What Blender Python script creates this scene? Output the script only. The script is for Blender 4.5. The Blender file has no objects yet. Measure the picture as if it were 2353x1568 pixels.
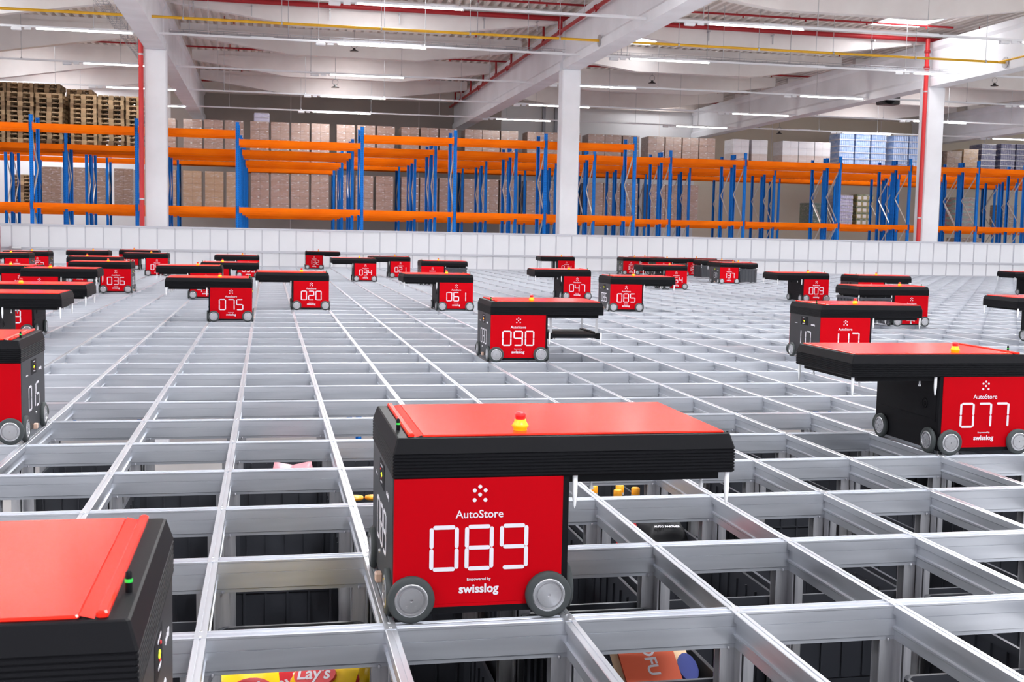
import bpy, math, random
from mathutils import Matrix, Vector, Euler

random.seed(7)
scene = bpy.context.scene
C = scene.collection

# ------------------------------------------------------------------ camera
cam_data = bpy.data.cameras.new('camera')
cam = bpy.data.objects.new('camera', cam_data)
C.objects.link(cam)
cam.location = (0.16610555, -3.02443358, 1.02440178)
cam.rotation_euler = Euler((1.48231976, -0.0193995194, -0.201957234), 'XYZ')
cam_data.sensor_width = 36.0
cam_data.sensor_fit = 'HORIZONTAL'
cam_data.lens = 2726.7537 / 2353.0 * 36.0
cam_data.clip_end = 300
cam_data.dof.use_dof = True
cam_data.dof.focus_distance = 4.8
cam_data.dof.aperture_fstop = 13.0
scene.camera = cam

# ------------------------------------------------------------------ world, exposure
world = bpy.data.worlds.new('world')
scene.world = world
world.use_nodes = True
bg = world.node_tree.nodes['Background']
bg.inputs[0].default_value = (0.90, 0.93, 1.0, 1)
bg.inputs[1].default_value = 1.35
vs = scene.view_settings
vs.view_transform = 'Standard'
vs.look = 'None'
vs.gamma = 1.0
vs.use_curve_mapping = False
vs.exposure = 0.48

# rooflights of the hall, then unseen extra panes added to brighten it
SKY_AND_FILL = [(12.85, 36.6, .75, 1.6, 8), (19.25, 30.2, 1.6, 2.6, 8), (18.6, 52.4, 1.9, 1.0, 8)]
for x0 in (-9, 3, 15, 27):
    for y0 in (-6, 2, 10, 18):
        SKY_AND_FILL.append((x0, y0, 1.6, 2.6, 50))  # unseen glowing panes added overhead as fill for the grid
SKY_AND_FILL.append((-9.5, 52.0, 3.0, 1.4, 22))  # pane added out of sight to brighten the left back wall
for x0 in (-8.5, 3.1, 27.5):
    for y0 in (29.5, 41.0, 47.0):
        SKY_AND_FILL.append((x0, y0, 1.6, 2.6, 10))  # more unseen panes added between the beams for light
STRIP_POWER = 26.0

# ------------------------------------------------------------------ materials
def mat(name, col, rough=.5, metal=0., emit=None, strength=1., coat=0., spec=.5):
    m = bpy.data.materials.new(name)
    m.use_nodes = True
    b = m.node_tree.nodes['Principled BSDF']
    b.inputs['Base Color'].default_value = (*col, 1)
    b.inputs['Roughness'].default_value = rough
    b.inputs['Metallic'].default_value = metal
    b.inputs['Specular IOR Level'].default_value = spec
    if coat:
        b.inputs['Coat Weight'].default_value = coat
        b.inputs['Coat Roughness'].default_value = .12
    if emit:
        b.inputs['Emission Color'].default_value = (*emit, 1)
        b.inputs['Emission Strength'].default_value = strength
    return m

def nodes(m):
    return m.node_tree.nodes, m.node_tree.links, m.node_tree.nodes['Principled BSDF']

def noise_col(m, a, b, scale, detail=3., stretch=(1, 1, 1), bump=0., coords='Object', lo=.35, hi=.65):
    """colour varies between a and b with a noise, plus optional bump"""
    n, l, p = nodes(m)
    tc = n.new('ShaderNodeTexCoord')
    mp = n.new('ShaderNodeMapping')
    mp.inputs['Scale'].default_value = stretch
    nz = n.new('ShaderNodeTexNoise')
    nz.inputs['Scale'].default_value = scale
    nz.inputs['Detail'].default_value = detail
    rp = n.new('ShaderNodeValToRGB')
    rp.color_ramp.elements[0].position = lo
    rp.color_ramp.elements[1].position = hi
    rp.color_ramp.elements[0].color = (*a, 1)
    rp.color_ramp.elements[1].color = (*b, 1)
    l.new(tc.outputs[coords], mp.inputs[0])
    l.new(mp.outputs[0], nz.inputs[0])
    l.new(nz.outputs[0], rp.inputs[0])
    l.new(rp.outputs[0], p.inputs['Base Color'])
    if bump:
        bp = n.new('ShaderNodeBump')
        bp.inputs['Strength'].default_value = bump
        bp.inputs['Distance'].default_value = .02
        l.new(nz.outputs[0], bp.inputs['Height'])
        l.new(bp.outputs[0], p.inputs['Normal'])
    return m

M = {}
M['alu'] = noise_col(mat('anodised aluminium', (.53, .55, .60), .30, .66), (.50, .52, .57), (.58, .60, .65), 3., stretch=(.6, .6, 8))
M['post'] = noise_col(mat('mill finish aluminium', (.6, .6, .62), .4, .55), (.36, .36, .39), (.54, .54, .56), 8., stretch=(4, 4, .4))
M['concrete'] = noise_col(mat('painted concrete', (.78, .74, .73), .75), (.76, .71, .70), (.82, .78, .77), 1.2, bump=.03)
M['girder'] = noise_col(mat('girder concrete', (.8, .8, .83), .7), (.77, .765, .80), (.84, .84, .88), 1.0, bump=.03)
M['wall_grey'] = noise_col(mat('grey wall panel', (.33, .29, .26), .8), (.38, .34, .31), (.43, .38, .35), .6)
M['wall_cream'] = noise_col(mat('cream wall panel', (.76, .67, .55), .8), (.74, .65, .53), (.79, .7, .58), .6)
M['wall_white'] = noise_col(mat('white wall panel', (.8, .8, .82), .7), (.78, .78, .8), (.83, .83, .85), .6)
M['deck'] = noise_col(mat('galvanised deck', (.85, .79, .74), .6), (.82, .75, .7), (.88, .82, .78), 2.)
M['floor'] = mat('floor concrete', (.6, .59, .58), .6)
M['panel'] = noise_col(mat('white fence panel', (.72, .72, .76), .5), (.70, .70, .74), (.75, .75, .79), .8, coords='Object')
M['mullion'] = mat('grey fence profile', (.48, .48, .53), .45, .4)
M['blue'] = mat('rack blue', (.008, .18, .64), .5, spec=.12)
M['orange'] = noise_col(mat('rack orange', (.95, .17, .0), .5, spec=.08), (.92, .15, .0), (1.0, .19, .0), 1.)
M['galv'] = mat('galvanised brace', (.75, .72, .68), .35, .7)
M['red'] = mat('robot red panel', (.40, .0008, .005), .6, spec=.04)
M['redtop'] = mat('robot red cover', (.78, .02, .010), .17, spec=.15)
M['black'] = mat('robot black plastic', (.005, .005, .0065), .5, spec=.1)
M['dark'] = mat('robot dark grey', (.021, .021, .024), .42, spec=.35)
M['tyre'] = mat('grey rubber', (.042, .048, .05), .75, spec=.3)
M['hub'] = mat('machined hub', (.5, .5, .52), .27, .75)
M['white'] = mat('white print', (.64, .62, .67), .55, spec=.2)
M['pin'] = mat('white pin', (.8, .8, .82), .4)
M['yellow'] = mat('safety yellow', (.95, .5, .0), .35)
M['btn'] = mat('button red', (.6, .012, .015), .3)
M['led'] = mat('yellow green led', (.5, .8, 0.), .4, emit=(.75, 1., .02), strength=2.5)
M['ledo'] = mat('orange led', (.9, .3, 0.), .4, emit=(1., .22, .03), strength=4.)
M['green'] = mat('green ring', (.01, .25, .03), .4, emit=(.02, .6, .06), strength=.5)
M['copper'] = mat('sensor block', (.55, .38, .3), .5)
M['bin'] = mat('black bin plastic', (.03, .032, .04), .42)
M['pipe'] = mat('dark red pipe', (.36, .014, .02), .4, spec=.3)
M['riser'] = mat('bright red pipe', (.58, .02, .022), .35)
M['ypipe'] = mat('yellow pipe', (.78, .42, .01), .4)
M['steel'] = mat('zinc steel', (.5, .5, .52), .4, .7)
M['trunk'] = mat('white trunking', (.8, .8, .83), .45)
M['tube'] = mat('led tube', (1, 1, 1), .4, emit=(1., .96, .9), strength=STRIP_POWER)
M['gloss'] = mat('dark dome', (.03, .025, .025), .4)
M['tray'] = mat('cable tray wire', (.3, .3, .33), .4, .6)
M['wood'] = noise_col(mat('pallet wood', (.55, .36, .19), .75), (.5, .32, .17), (.88, .64, .38), 2.2, detail=5, stretch=(1, 1, 3), coords='Object')
M['wood2'] = noise_col(mat('weathered pallet wood', (.36, .22, .12), .8), (.26, .16, .085), (.56, .37, .21), 2.2, detail=5, stretch=(1, 1, 3))
for k in ('wood', 'wood2'):
    n, l, p = nodes(M[k])
    oi = n.new('ShaderNodeObjectInfo'); mr = n.new('ShaderNodeMapRange'); hs = n.new('ShaderNodeHueSaturation')
    mr.inputs['To Min'].default_value = .62; mr.inputs['To Max'].default_value = 1.08
    src = p.inputs['Base Color'].links[0].from_socket
    l.new(oi.outputs['Random'], mr.inputs['Value']); l.new(mr.outputs[0], hs.inputs['Value']); l.new(src, hs.inputs['Color']); l.new(hs.outputs[0], p.inputs['Base Color'])
def carton(name, a, b, coat=.8):
    m = noise_col(mat(name, a, .5, coat=1.), a, b, 1.6, detail=4, stretch=(1, 1, 3.5), bump=.3)
    # the stretch film is a wrinkled glossy coat of its own
    n, l, p = nodes(m)
    tc = n.new('ShaderNodeTexCoord'); mp = n.new('ShaderNodeMapping'); nz = n.new('ShaderNodeTexNoise'); bp = n.new('ShaderNodeBump')
    mp.inputs['Scale'].default_value = (2.2, 2.2, 9)
    nz.inputs['Scale'].default_value = 2.4; nz.inputs['Detail'].default_value = 4
    bp.inputs['Strength'].default_value = 1.; bp.inputs['Distance'].default_value = .014
    l.new(tc.outputs['Object'], mp.inputs[0]); l.new(mp.outputs[0], nz.inputs[0]); l.new(nz.outputs[0], bp.inputs['Height'])
    l.new(bp.outputs[0], p.inputs['Coat Normal'])
    p.inputs['Coat Roughness'].default_value = .1
    p.inputs['Coat IOR'].default_value = 2.0
    # pale streaks painted into the base colour as lamp glints on the film
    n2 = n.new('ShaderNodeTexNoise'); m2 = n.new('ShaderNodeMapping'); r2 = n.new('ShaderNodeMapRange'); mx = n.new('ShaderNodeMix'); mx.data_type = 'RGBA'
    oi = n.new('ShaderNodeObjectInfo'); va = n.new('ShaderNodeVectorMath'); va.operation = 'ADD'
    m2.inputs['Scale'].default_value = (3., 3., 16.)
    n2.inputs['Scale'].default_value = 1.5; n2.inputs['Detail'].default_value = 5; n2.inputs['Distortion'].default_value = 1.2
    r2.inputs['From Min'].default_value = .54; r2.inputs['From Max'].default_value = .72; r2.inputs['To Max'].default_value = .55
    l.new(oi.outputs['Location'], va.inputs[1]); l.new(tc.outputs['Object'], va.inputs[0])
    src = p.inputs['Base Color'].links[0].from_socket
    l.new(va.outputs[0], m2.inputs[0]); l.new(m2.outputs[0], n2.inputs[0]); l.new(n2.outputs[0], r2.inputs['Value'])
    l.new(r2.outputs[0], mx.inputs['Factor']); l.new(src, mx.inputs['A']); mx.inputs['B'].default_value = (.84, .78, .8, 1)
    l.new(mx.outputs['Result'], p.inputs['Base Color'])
    return m
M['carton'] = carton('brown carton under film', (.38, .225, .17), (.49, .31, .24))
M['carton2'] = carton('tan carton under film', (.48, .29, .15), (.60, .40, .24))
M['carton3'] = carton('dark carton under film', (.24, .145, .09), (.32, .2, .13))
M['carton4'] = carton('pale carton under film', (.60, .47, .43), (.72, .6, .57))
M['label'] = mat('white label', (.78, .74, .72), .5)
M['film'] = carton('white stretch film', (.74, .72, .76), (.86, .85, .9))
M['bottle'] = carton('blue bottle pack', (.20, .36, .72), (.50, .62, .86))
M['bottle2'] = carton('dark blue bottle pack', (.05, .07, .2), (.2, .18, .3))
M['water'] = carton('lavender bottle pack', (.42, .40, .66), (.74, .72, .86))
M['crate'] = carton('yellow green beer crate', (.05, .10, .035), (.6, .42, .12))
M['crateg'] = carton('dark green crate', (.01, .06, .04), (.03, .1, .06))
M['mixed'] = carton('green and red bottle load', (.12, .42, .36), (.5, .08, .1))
M['chips'] = mat('yellow crisp bag', (.92, .6, .01), .28)
M['chipsred'] = mat('red crisp logo', (.55, .01, .02), .3)
M['kraft'] = noise_col(mat('kraft paper bag', (.66, .45, .27), .7), (.62, .42, .25), (.7, .5, .31), 6.)
M['kraftred'] = mat('red bag print', (.62, .09, .03), .6)
M['oval'] = mat('blue oval print', (.02, .04, .25), .5)
M['pink'] = mat('pink bag', (.85, .33, .38), .35)
M['orangecap'] = mat('orange cap', (.95, .38, .01), .4)
M['glass'] = mat('bottle glass', (.25, .22, .1), .15)
M['sky'] = mat('roof pane glow', (1, 1, 1), .5, emit=(.95, .98, 1.), strength=30.)

# perforated rack posts: dark teardrop holes in two columns
def perforate(m):
    n, l, p = nodes(m)
    tc = n.new('ShaderNodeTexCoord')
    sx = n.new('ShaderNodeSeparateXYZ')
    l.new(tc.outputs['Object'], sx.inputs[0])
    def math_(op, a, b=None):
        k = n.new('ShaderNodeMath'); k.operation = op
        for i, v in enumerate((a, b)):
            if v is None: continue
            if isinstance(v, (int, float)): k.inputs[i].default_value = v
            else: l.new(v, k.inputs[i])
        return k.outputs[0]
    fz = math_('FRACT', math_('MULTIPLY', sx.outputs[2], 20.0))
    hz = math_('LESS_THAN', math_('ABSOLUTE', math_('SUBTRACT', fz, .5)), .2)
    ax = math_('ABSOLUTE', sx.outputs[0])
    hx = math_('LESS_THAN', math_('ABSOLUTE', math_('SUBTRACT', ax, .028)), .008)
    h = math_('MULTIPLY', hz, hx)
    mx = n.new('ShaderNodeMix'); mx.data_type = 'RGBA'
    mx.inputs['A'].default_value = (.008, .185, .66, 1)
    mx.inputs['B'].default_value = (.004, .03, .12, 1)
    l.new(h, mx.inputs['Factor'])
    l.new(mx.outputs['Result'], p.inputs['Base Color'])
perforate(M['blue'])

# ------------------------------------------------------------------ mesh builder
class MB:
    def __init__(self):
        self.v, self.f, self.m, self.s = [], [], [], []
        self.cuts = []
    def cut(self):
        """what follows belongs to the next separate piece"""
        if self.v: self.cuts.append((len(self.v), len(self.f)))
    def add(self, vs, fs, mi=0, smooth=False):
        o = len(self.v)
        self.v += [tuple(p) for p in vs]
        for q in fs:
            self.f.append(tuple(o + i for i in q)); self.m.append(mi); self.s.append(smooth)
    def box(self, x0, x1, y0, y1, z0, z1, mi=0):
        self.add([(x0, y0, z0), (x1, y0, z0), (x1, y1, z0), (x0, y1, z0), (x0, y0, z1), (x1, y0, z1), (x1, y1, z1), (x0, y1, z1)],
                 [(0, 3, 2, 1), (4, 5, 6, 7), (0, 1, 5, 4), (1, 2, 6, 5), (2, 3, 7, 6), (3, 0, 4, 7)], mi)
    def cbox(self, x0, x1, y0, y1, z0, z1, c, mi=0):
        """box whose edges are cut by c"""
        rings = [(c, z0), (0, z0 + c), (0, z1 - c), (c, z1)]
        vs = []
        for ins, z in rings:
            vs += self.oct(x0 + ins, x1 - ins, y0 + ins, y1 - ins, c, z)
        fs = []
        for r in range(3):
            for i in range(8):
                j = (i + 1) % 8
                fs.append((r * 8 + i, r * 8 + j, r * 8 + 8 + j, r * 8 + 8 + i))
        fs.append(tuple(range(7, -1, -1))); fs.append(tuple(range(24, 32)))
        self.add(vs, fs, mi)
    @staticmethod
    def oct(x0, x1, y0, y1, c, z):
        return [(x0 + c, y0, z), (x1 - c, y0, z), (x1, y0 + c, z), (x1, y1 - c, z), (x1 - c, y1, z), (x0 + c, y1, z), (x0, y1 - c, z), (x0, y0 + c, z)]
    def prism(self, pts, axis, a, b, mi=0, smooth=False):
        """closed 2-D outline swept along an axis; pts are the two other coordinates in order"""
        def P(p, t):
            return {'x': (t, p[0], p[1]), 'y': (p[0], t, p[1]), 'z': (p[0], p[1], t)}[axis]
        n = len(pts)
        vs = [P(p, a) for p in pts] + [P(p, b) for p in pts]
        fs = [(i, (i + 1) % n, n + (i + 1) % n, n + i) for i in range(n)]
        self.add(vs, fs, mi, smooth)
        self.add(vs, [tuple(range(n - 1, -1, -1)), tuple(range(n, 2 * n))], mi)
    def strip(self, pts, axis, a, b, mi=0):
        def P(p, t):
            return {'x': (t, p[0], p[1]), 'y': (p[0], t, p[1]), 'z': (p[0], p[1], t)}[axis]
        n = len(pts)
        self.add([P(p, a) for p in pts] + [P(p, b) for p in pts], [(i, i + 1, n + i + 1, n + i) for i in range(n - 1)], mi)
    def lathe(self, prof, n, mx=None, mi=0, smooth=True, cap=True):
        """profile (radius, height) turned about z, then moved by mx"""
        mx = mx or Matrix()
        vs = []
        for r, h in prof:
            for i in range(n):
                t = 2 * math.pi * i / n
                vs.append(mx @ Vector((r * math.cos(t), r * math.sin(t), h)))
        fs = []
        for k in range(len(prof) - 1):
            for i in range(n):
                j = (i + 1) % n
                fs.append((k * n + i, k * n + j, k * n + n + j, k * n + n + i))
        self.add(vs, fs, mi, smooth)
        if cap:
            self.add(vs[:n], [tuple(range(n - 1, -1, -1))], mi)
            self.add(vs[-n:], [tuple(range(n))], mi)
    def rod(self, a, b, r, n=8, mi=0):
        a, b = Vector(a), Vector(b)
        d = b - a
        mx = Matrix.Translation(a) @ d.to_track_quat('Z', 'Y').to_matrix().to_4x4()
        self.lathe([(r, 0), (r, d.length)], n, mx, mi)
    def bar(self, a, b, w, h, mi=0):
        a, b = Vector(a), Vector(b)
        d = b - a
        mx = Matrix.Translation(a) @ d.to_track_quat('Z', 'Y').to_matrix().to_4x4()
        L = d.length
        vs = [mx @ Vector(p) for p in [(-w, -h, 0), (w, -h, 0), (w, h, 0), (-w, h, 0), (-w, -h, L), (w, -h, L), (w, h, L), (-w, h, L)]]
        self.add(vs, [(0, 3, 2, 1), (4, 5, 6, 7), (0, 1, 5, 4), (1, 2, 6, 5), (2, 3, 7, 6), (3, 0, 4, 7)], mi)
    def mirror_x(self, s):
        """x -> s - x"""
        self.v = [(s - x, y, z) for x, y, z in self.v]
        self.f = [q[::-1] for q in self.f]
        return self
    def mesh(self, name, mats):
        me = bpy.data.meshes.new(name)
        me.from_pydata(self.v, [], self.f)
        for m in (mats if isinstance(mats, (list, tuple)) else [mats]):
            me.materials.append(m)
        me.polygons.foreach_set('material_index', self.m)
        me.polygons.foreach_set('use_smooth', self.s)
        me.update()
        return me
    def build(self, name, mats, parent=None, loc=None):
        return put(name, self.mesh(name, mats), parent, loc)
    def build_pieces(self, name, mats, parent):
        cuts = [(0, 0)] + self.cuts + [(len(self.v), len(self.f))]
        for (va, fa), (vb, fb) in zip(cuts[:-1], cuts[1:]):
            p = MB()
            p.v = self.v[va:vb]; p.f = [tuple(i - va for i in q) for q in self.f[fa:fb]]; p.m = self.m[fa:fb]; p.s = self.s[fa:fb]
            p.build(name, mats, parent)

def put(name, me, parent=None, loc=None):
    o = bpy.data.objects.new(name, me)
    C.objects.link(o)
    if parent is not None: o.parent = parent
    if loc is not None: o.location = loc
    return o

def tag(o, label, cat, group=None, kind=None):
    o['label'] = label
    o['category'] = cat
    if group: o['group'] = group
    if kind: o['kind'] = kind
    return o

def thing(name, label, cat, loc=(0, 0, 0), group=None):
    o = bpy.data.objects.new(name, None)
    o.empty_display_size = .1
    C.objects.link(o)
    o.location = loc
    return tag(o, label, cat, group)

def struct(o):
    o['kind'] = 'structure'
    return o

ORD = ['first', 'second', 'third', 'fourth', 'fifth', 'sixth', 'seventh', 'eighth', 'ninth', 'tenth', 'eleventh', 'twelfth', 'thirteenth',
       'fourteenth', 'fifteenth', 'sixteenth', 'seventeenth', 'eighteenth', 'nineteenth', 'twentieth', 'twenty-first', 'twenty-second',
       'twenty-third', 'twenty-fourth', 'twenty-fifth', 'twenty-sixth', 'twenty-seventh', 'twenty-eighth', 'twenty-ninth', 'thirtieth']

_text = {}
def text_mesh(s, size, weight=0., m='white', depth=.0004, align='CENTER'):
    """lettering standing in the x-z plane, facing -y"""
    key = (s, size, weight, m, align)
    if key in _text: return _text[key]
    cu = bpy.data.curves.new('lettering', 'FONT')
    cu.body = s; cu.size = size; cu.align_x = align; cu.offset = weight; cu.extrude = depth; cu.resolution_u = 3
    cu.materials.append(M[m])
    o = bpy.data.objects.new('lettering', cu)
    C.objects.link(o)
    dg = bpy.context.evaluated_depsgraph_get()
    me = bpy.data.meshes.new_from_object(o.evaluated_get(dg))
    me.transform(Matrix.Rotation(math.pi / 2, 4, 'X'))
    bpy.data.objects.remove(o)
    _text[key] = me
    return me

SEG = {'0': 'abcdef', '1': 'bc', '2': 'abged', '3': 'abgcd', '4': 'fgbc', '5': 'afgcd', '6': 'afgedc', '7': 'abc', '8': 'abcdefg', '9': 'abfgcd'}
_num = {}
def digits_mesh(s, w=.078, h=.124, pitch=.0945, t=.0054):
    """seven-segment number of rounded bars in the x-z plane, facing -y, centred on the origin"""
    key = (s, w, h, pitch, t)
    if key in _num: return _num[key]
    b = MB()
    def cap(x0, z0, x1, z1):
        d = Vector((x1 - x0, z1 - z0)); d.normalize(); nrm = Vector((-d.y, d.x))
        pts = []
        for k in range(7):
            a = -math.pi / 2 + math.pi * k / 6
            pts.append((x1 + t * (math.cos(a) * d.x + math.sin(a) * nrm.x), z1 + t * (math.cos(a) * d.y + math.sin(a) * nrm.y)))
        for k in range(7):
            a = math.pi / 2 + math.pi * k / 6
            pts.append((x0 + t * (math.cos(a) * d.x + math.sin(a) * nrm.x), z0 + t * (math.cos(a) * d.y + math.sin(a) * nrm.y)))
        b.prism(pts, 'y', -.0006, .0006)
    for i, ch in enumerate(s):
        cx = (i - (len(s) - 1) / 2) * pitch
        l, r = cx - w / 2 + t, cx + w / 2 - t
        lo, hi = -h / 2 + t, h / 2 - t
        g = t * 1.75
        lines = {'a': (l + g, hi, r - g, hi), 'd': (l + g, lo, r - g, lo), 'g': (l + g, 0, r - g, 0), 'f': (l, g * .62, l, hi - g * .62),
                 'b': (r, g * .62, r, hi - g * .62), 'e': (l, lo + g * .62, l, -g * .62), 'c': (r, lo + g * .62, r, -g * .62)}
        for k in SEG[ch]: cap(*lines[k])
    _num[key] = b.mesh('number', M['white'])
    return _num[key]

SX, SY = .48, .705      # pitch of the grid cells

# ------------------------------------------------------------------ the hall
FLOOR_Z = -5.5
b = MB(); b.box(-60, 90, -30, 54, FLOOR_Z - .2, FLOOR_Z); struct(b.build('floor', M['floor']))
# back wall, in three tones side by side
b = MB()
b.box(-60, -4.2, 54, 54.3, FLOOR_Z, 7.3, 1)
b.box(-4.2, 11.2, 54, 54.3, FLOOR_Z, 7.3, 0)
b.box(11.2, 21.1, 54, 54.3, FLOOR_Z, 7.3, 1)
b.box(21.1, 90, 54, 54.3, FLOOR_Z, 7.3, 2)
for i in range(25):
    x = -58.8 + i * 6
    b.box(x - .015, x + .015, 53.985, 54, FLOOR_Z, 7.3, 3)
struct(b.build('wall_back', [M['wall_grey'], M['wall_white'], M['wall_cream'], M['concrete']]))
b = MB(); b.box(-60, 90, 53.6, 54.3, 7.3, 8.1); struct(b.build('trim_1', M['deck']))

# corrugated roof deck, ribs running away from the camera
b = MB()
pts = []
x = -44.0
while x < 74:
    pts += [(x, 7.79), (x + .11, 7.79), (x + .145, 7.93), (x + .245, 7.93)]
    x += .28
b.strip(pts, 'y', -14, 54.2)
b.strip([(-44, 8.1), (74, 8.1)], 'y', -14, 54.2)
struct(b.build('ceiling', M['deck']))

GIRD = [-2.925, 9.075, 21.125, 33.125, 45.1, -26.9]
def girder(xc):
    b = MB()
    prof = [(-.275, 6.03), (.275, 6.03), (.275, 6.27), (.2, 6.36), (.2, 7.14), (.275, 7.24), (.275, 7.42), (-.275, 7.42), (-.275, 7.24), (-.2, 7.14), (-.2, 6.36), (-.275, 6.27)]
    b.prism(prof, 'y', -12, 32.05)
    b.prism(prof, 'y', 32.45, 53.95)
    o = b.build('roof_girder', M['girder']); o.location.x = xc
    return struct(o)
for xc in GIRD: girder(xc)
COLS = [(-2.925, 32.0, .60), (9.075, 32.0, .56), (21.125, 32.0, .6), (33.125, 32., .6), (-26.9, 32., .6)]
for xc, y, w in COLS:
    b = MB()
    h = w / 2
    b.cbox(-h, h, 0, .52, FLOOR_Z, 6.03, .03)
    b.box(-.13, .13, .06, .44, 6.03, 7.40)
    struct(b.build('concrete_column', M['girder'], loc=(xc, y, 0)))

# secondary roof beams: shallow at the girders, deep in the middle
def roof_beam(xa, xb, y, zm, run, w=.3):
    b = MB()
    zt, ze = 7.79, 7.42
    out = [(xa, zt), (xa, ze), (xa + run, zm), (xb - run, zm), (xb, ze), (xb, zt)]
    b.prism(out, 'y', y + .04, y + w - .04)
    out2 = [(xa + .75, 7.62), (xa + .3, ze - .02 + .0), (xa + run, zm), (xb - run, zm), (xb - .3, ze - .02), (xb - .75, 7.62)]
    out2 = [(xa + .75, 7.62), (xa + .2, ze - .03), (xa + run, zm - .005), (xb - run, zm - .005), (xb - .2, ze - .03), (xb - .75, 7.62)]
    b.prism(out2, 'y', y, y + w)
    struct(b.build('roof_beam', M['concrete']))
for y in (-8.9, -3.1, 2.8, 8.6, 14.4, 20.2, 26.0, 32.25, 38.05, 43.9, 49.7):
    zm = 6.93
    roof_beam(-2.65, 8.8, y, zm, 3.6)
    roof_beam(9.35, 20.85, y, zm, 3.6)
    roof_beam(21.4, 32.85, y, zm, 3.6)
    roof_beam(33.4, 44.8, y, zm, 3.6)
    roof_beam(-26.6, -3.2, y, 6.36, 6.6)

# skylights and added fill panes: a white curb around a bright pane
for i, (x, y, w, d, s) in enumerate(SKY_AND_FILL):
    b = MB()
    z = 7.775
    b.box(x - w / 2, x + w / 2, y - d / 2, y + d / 2, z, z + .01, 1)
    for (x0, x1, y0, y1) in ((x - w / 2 - .08, x - w / 2, y - d / 2 - .08, y + d / 2 + .08), (x + w / 2, x + w / 2 + .08, y - d / 2 - .08, y + d / 2 + .08),
                             (x - w / 2, x + w / 2, y - d / 2 - .08, y - d / 2), (x - w / 2, x + w / 2, y + d / 2, y + d / 2 + .08)):
        b.box(x0, x1, y0, y1, z - .015, 7.79, 0)
    m = M['sky'].copy(); m.node_tree.nodes['Principled BSDF'].inputs['Emission Strength'].default_value = s
    struct(b.build('roof_pane_%d' % (i + 1), [M['trunk'], m]))

# ------------------------------------------------------------------ light rows: white trunking hung from the roof with LED strips
ROWS = [(24.0, 6.09, [-5.7, 2.09, 10.35, 18.6, 26.5], 'nearest'),
        (30.1, 6.13, [-5.70, 2.04, 10.30, 19.18, 27.2], 'second nearest'),
        (36.0, 6.06, [-5.39, 2.11, 9.95, 18.29, 26.84], 'third nearest'),
        (41.9, 6.02, [-5.47, 2.07, 9.94, 18.18, 26.04], 'fourth nearest'),
        (47.7, 6.01, [-5.5, 2.0, 9.77, 17.89, 25.89, 33.5], 'farthest')]
LEN = 2.36
def light_row(y, z, xs, which, seen=True):
    x0, x1 = -14, 38
    t = thing('light_trunking', 'long white lighting rail hung under the roof, %s of the rows' % which, 'ceiling light', (0, y, z), 'lighting rails under the roof')
    b = MB()
    b.box(x0, x1, -.03, .03, .012, .065)
    for x in range(x0 + 2, x1, 4): b.box(x - .3, x + .3, -.036, .036, .03, .08)
    b.build('rail', M['trunk'], t)
    for x in xs:
        b = MB(); b.box(x, x + LEN, -.028, .028, -.018, .013)
        for e in (x - .04, x + LEN): b.box(e, e + .04, -.03, .03, -.03, .014, 1)
        b.build('led_strip', [M['tube'], M['trunk']], t)
        if seen:
            b = MB()
            b.cbox(x - .62, x - .36, -.05, .05, -.07, .012, .015)
            b.box(x - .3, x - .14, -.02, .02, -.045, .012)
            b.build('presence_sensor', M['trunk'], t)
    if seen:
        x = x0 + 1.0
        while x < x1:
            b = MB(); b.rod((x, 0, .06), (x, 0, 7.8 - z), .008, 5); b.lathe([(.03, .06), (.03, .075), (.01, .1)], 8, Matrix.Translation((x, 0, 0)))
            b.build('hanger', M['steel'], t)
            x += 2.9
for r in ROWS: light_row(*r)
for y in (18.0, 12.0, 6.0, 0.0, -6.0):
    light_row(y, 6.08, [-13.5, -5.6, 2.1, 10.1, 18.1, 26.1], 'overhead', False)

# ------------------------------------------------------------------ pipes under the roof
def pipe_thing(name, label, cat, segs, r, m, group=None, extra=None):
    b = MB()
    for a, c in segs: b.rod(a, c, r, 12)
    o = b.build(name, m)
    tag(o, label, cat, group)
    if extra:
        for nm, bb, mm in extra: bb.build_pieces(nm, mm, o)
    return o
# big sprinkler main in front of the second beam, with brackets and small pipe
b1 = MB()
for x in (-1.9, -.3, 1.9, 3.9, 6.4, 8.0, 11.2, 13.4, 15.5, 18.9, 20.3):
    b1.cut(); b1.box(x - .02, x + .02, 32.02, 32.249, 7.36, 7.4); b1.box(x - .015, x + .015, 32.1, 32.13, 7.1, 7.4)
pipe_thing('sprinkler_main', 'thick dark red pipe along the beam above the middle column', 'pipe', [((-2.6, 32.1, 7.505), (32, 32.1, 7.505))], .075, M['pipe'], extra=[('bracket', b1, M['steel'])])
b2 = MB()
for x in [-2.2 + 2.0 * i for i in range(17)]: b2.cut(); b2.rod((x, 30.9, 7.7), (x, 30.9, 7.785), .014, 6); b2.lathe([(.02, -.07), (.03, -.05), (.02, 0)], 8, Matrix.Translation((x + .2, 30.9, 7.68)))
pipe_thing('sprinkler_pipe', 'thin red pipe under the roof deck, nearest of the branch pipes', 'pipe', [((-2.5, 30.9, 7.7), (20.9, 30.9, 7.7))], .032, M['pipe'], 'sprinkler branch pipes', [('sprinkler_head', b2, M['pipe'])])
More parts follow.
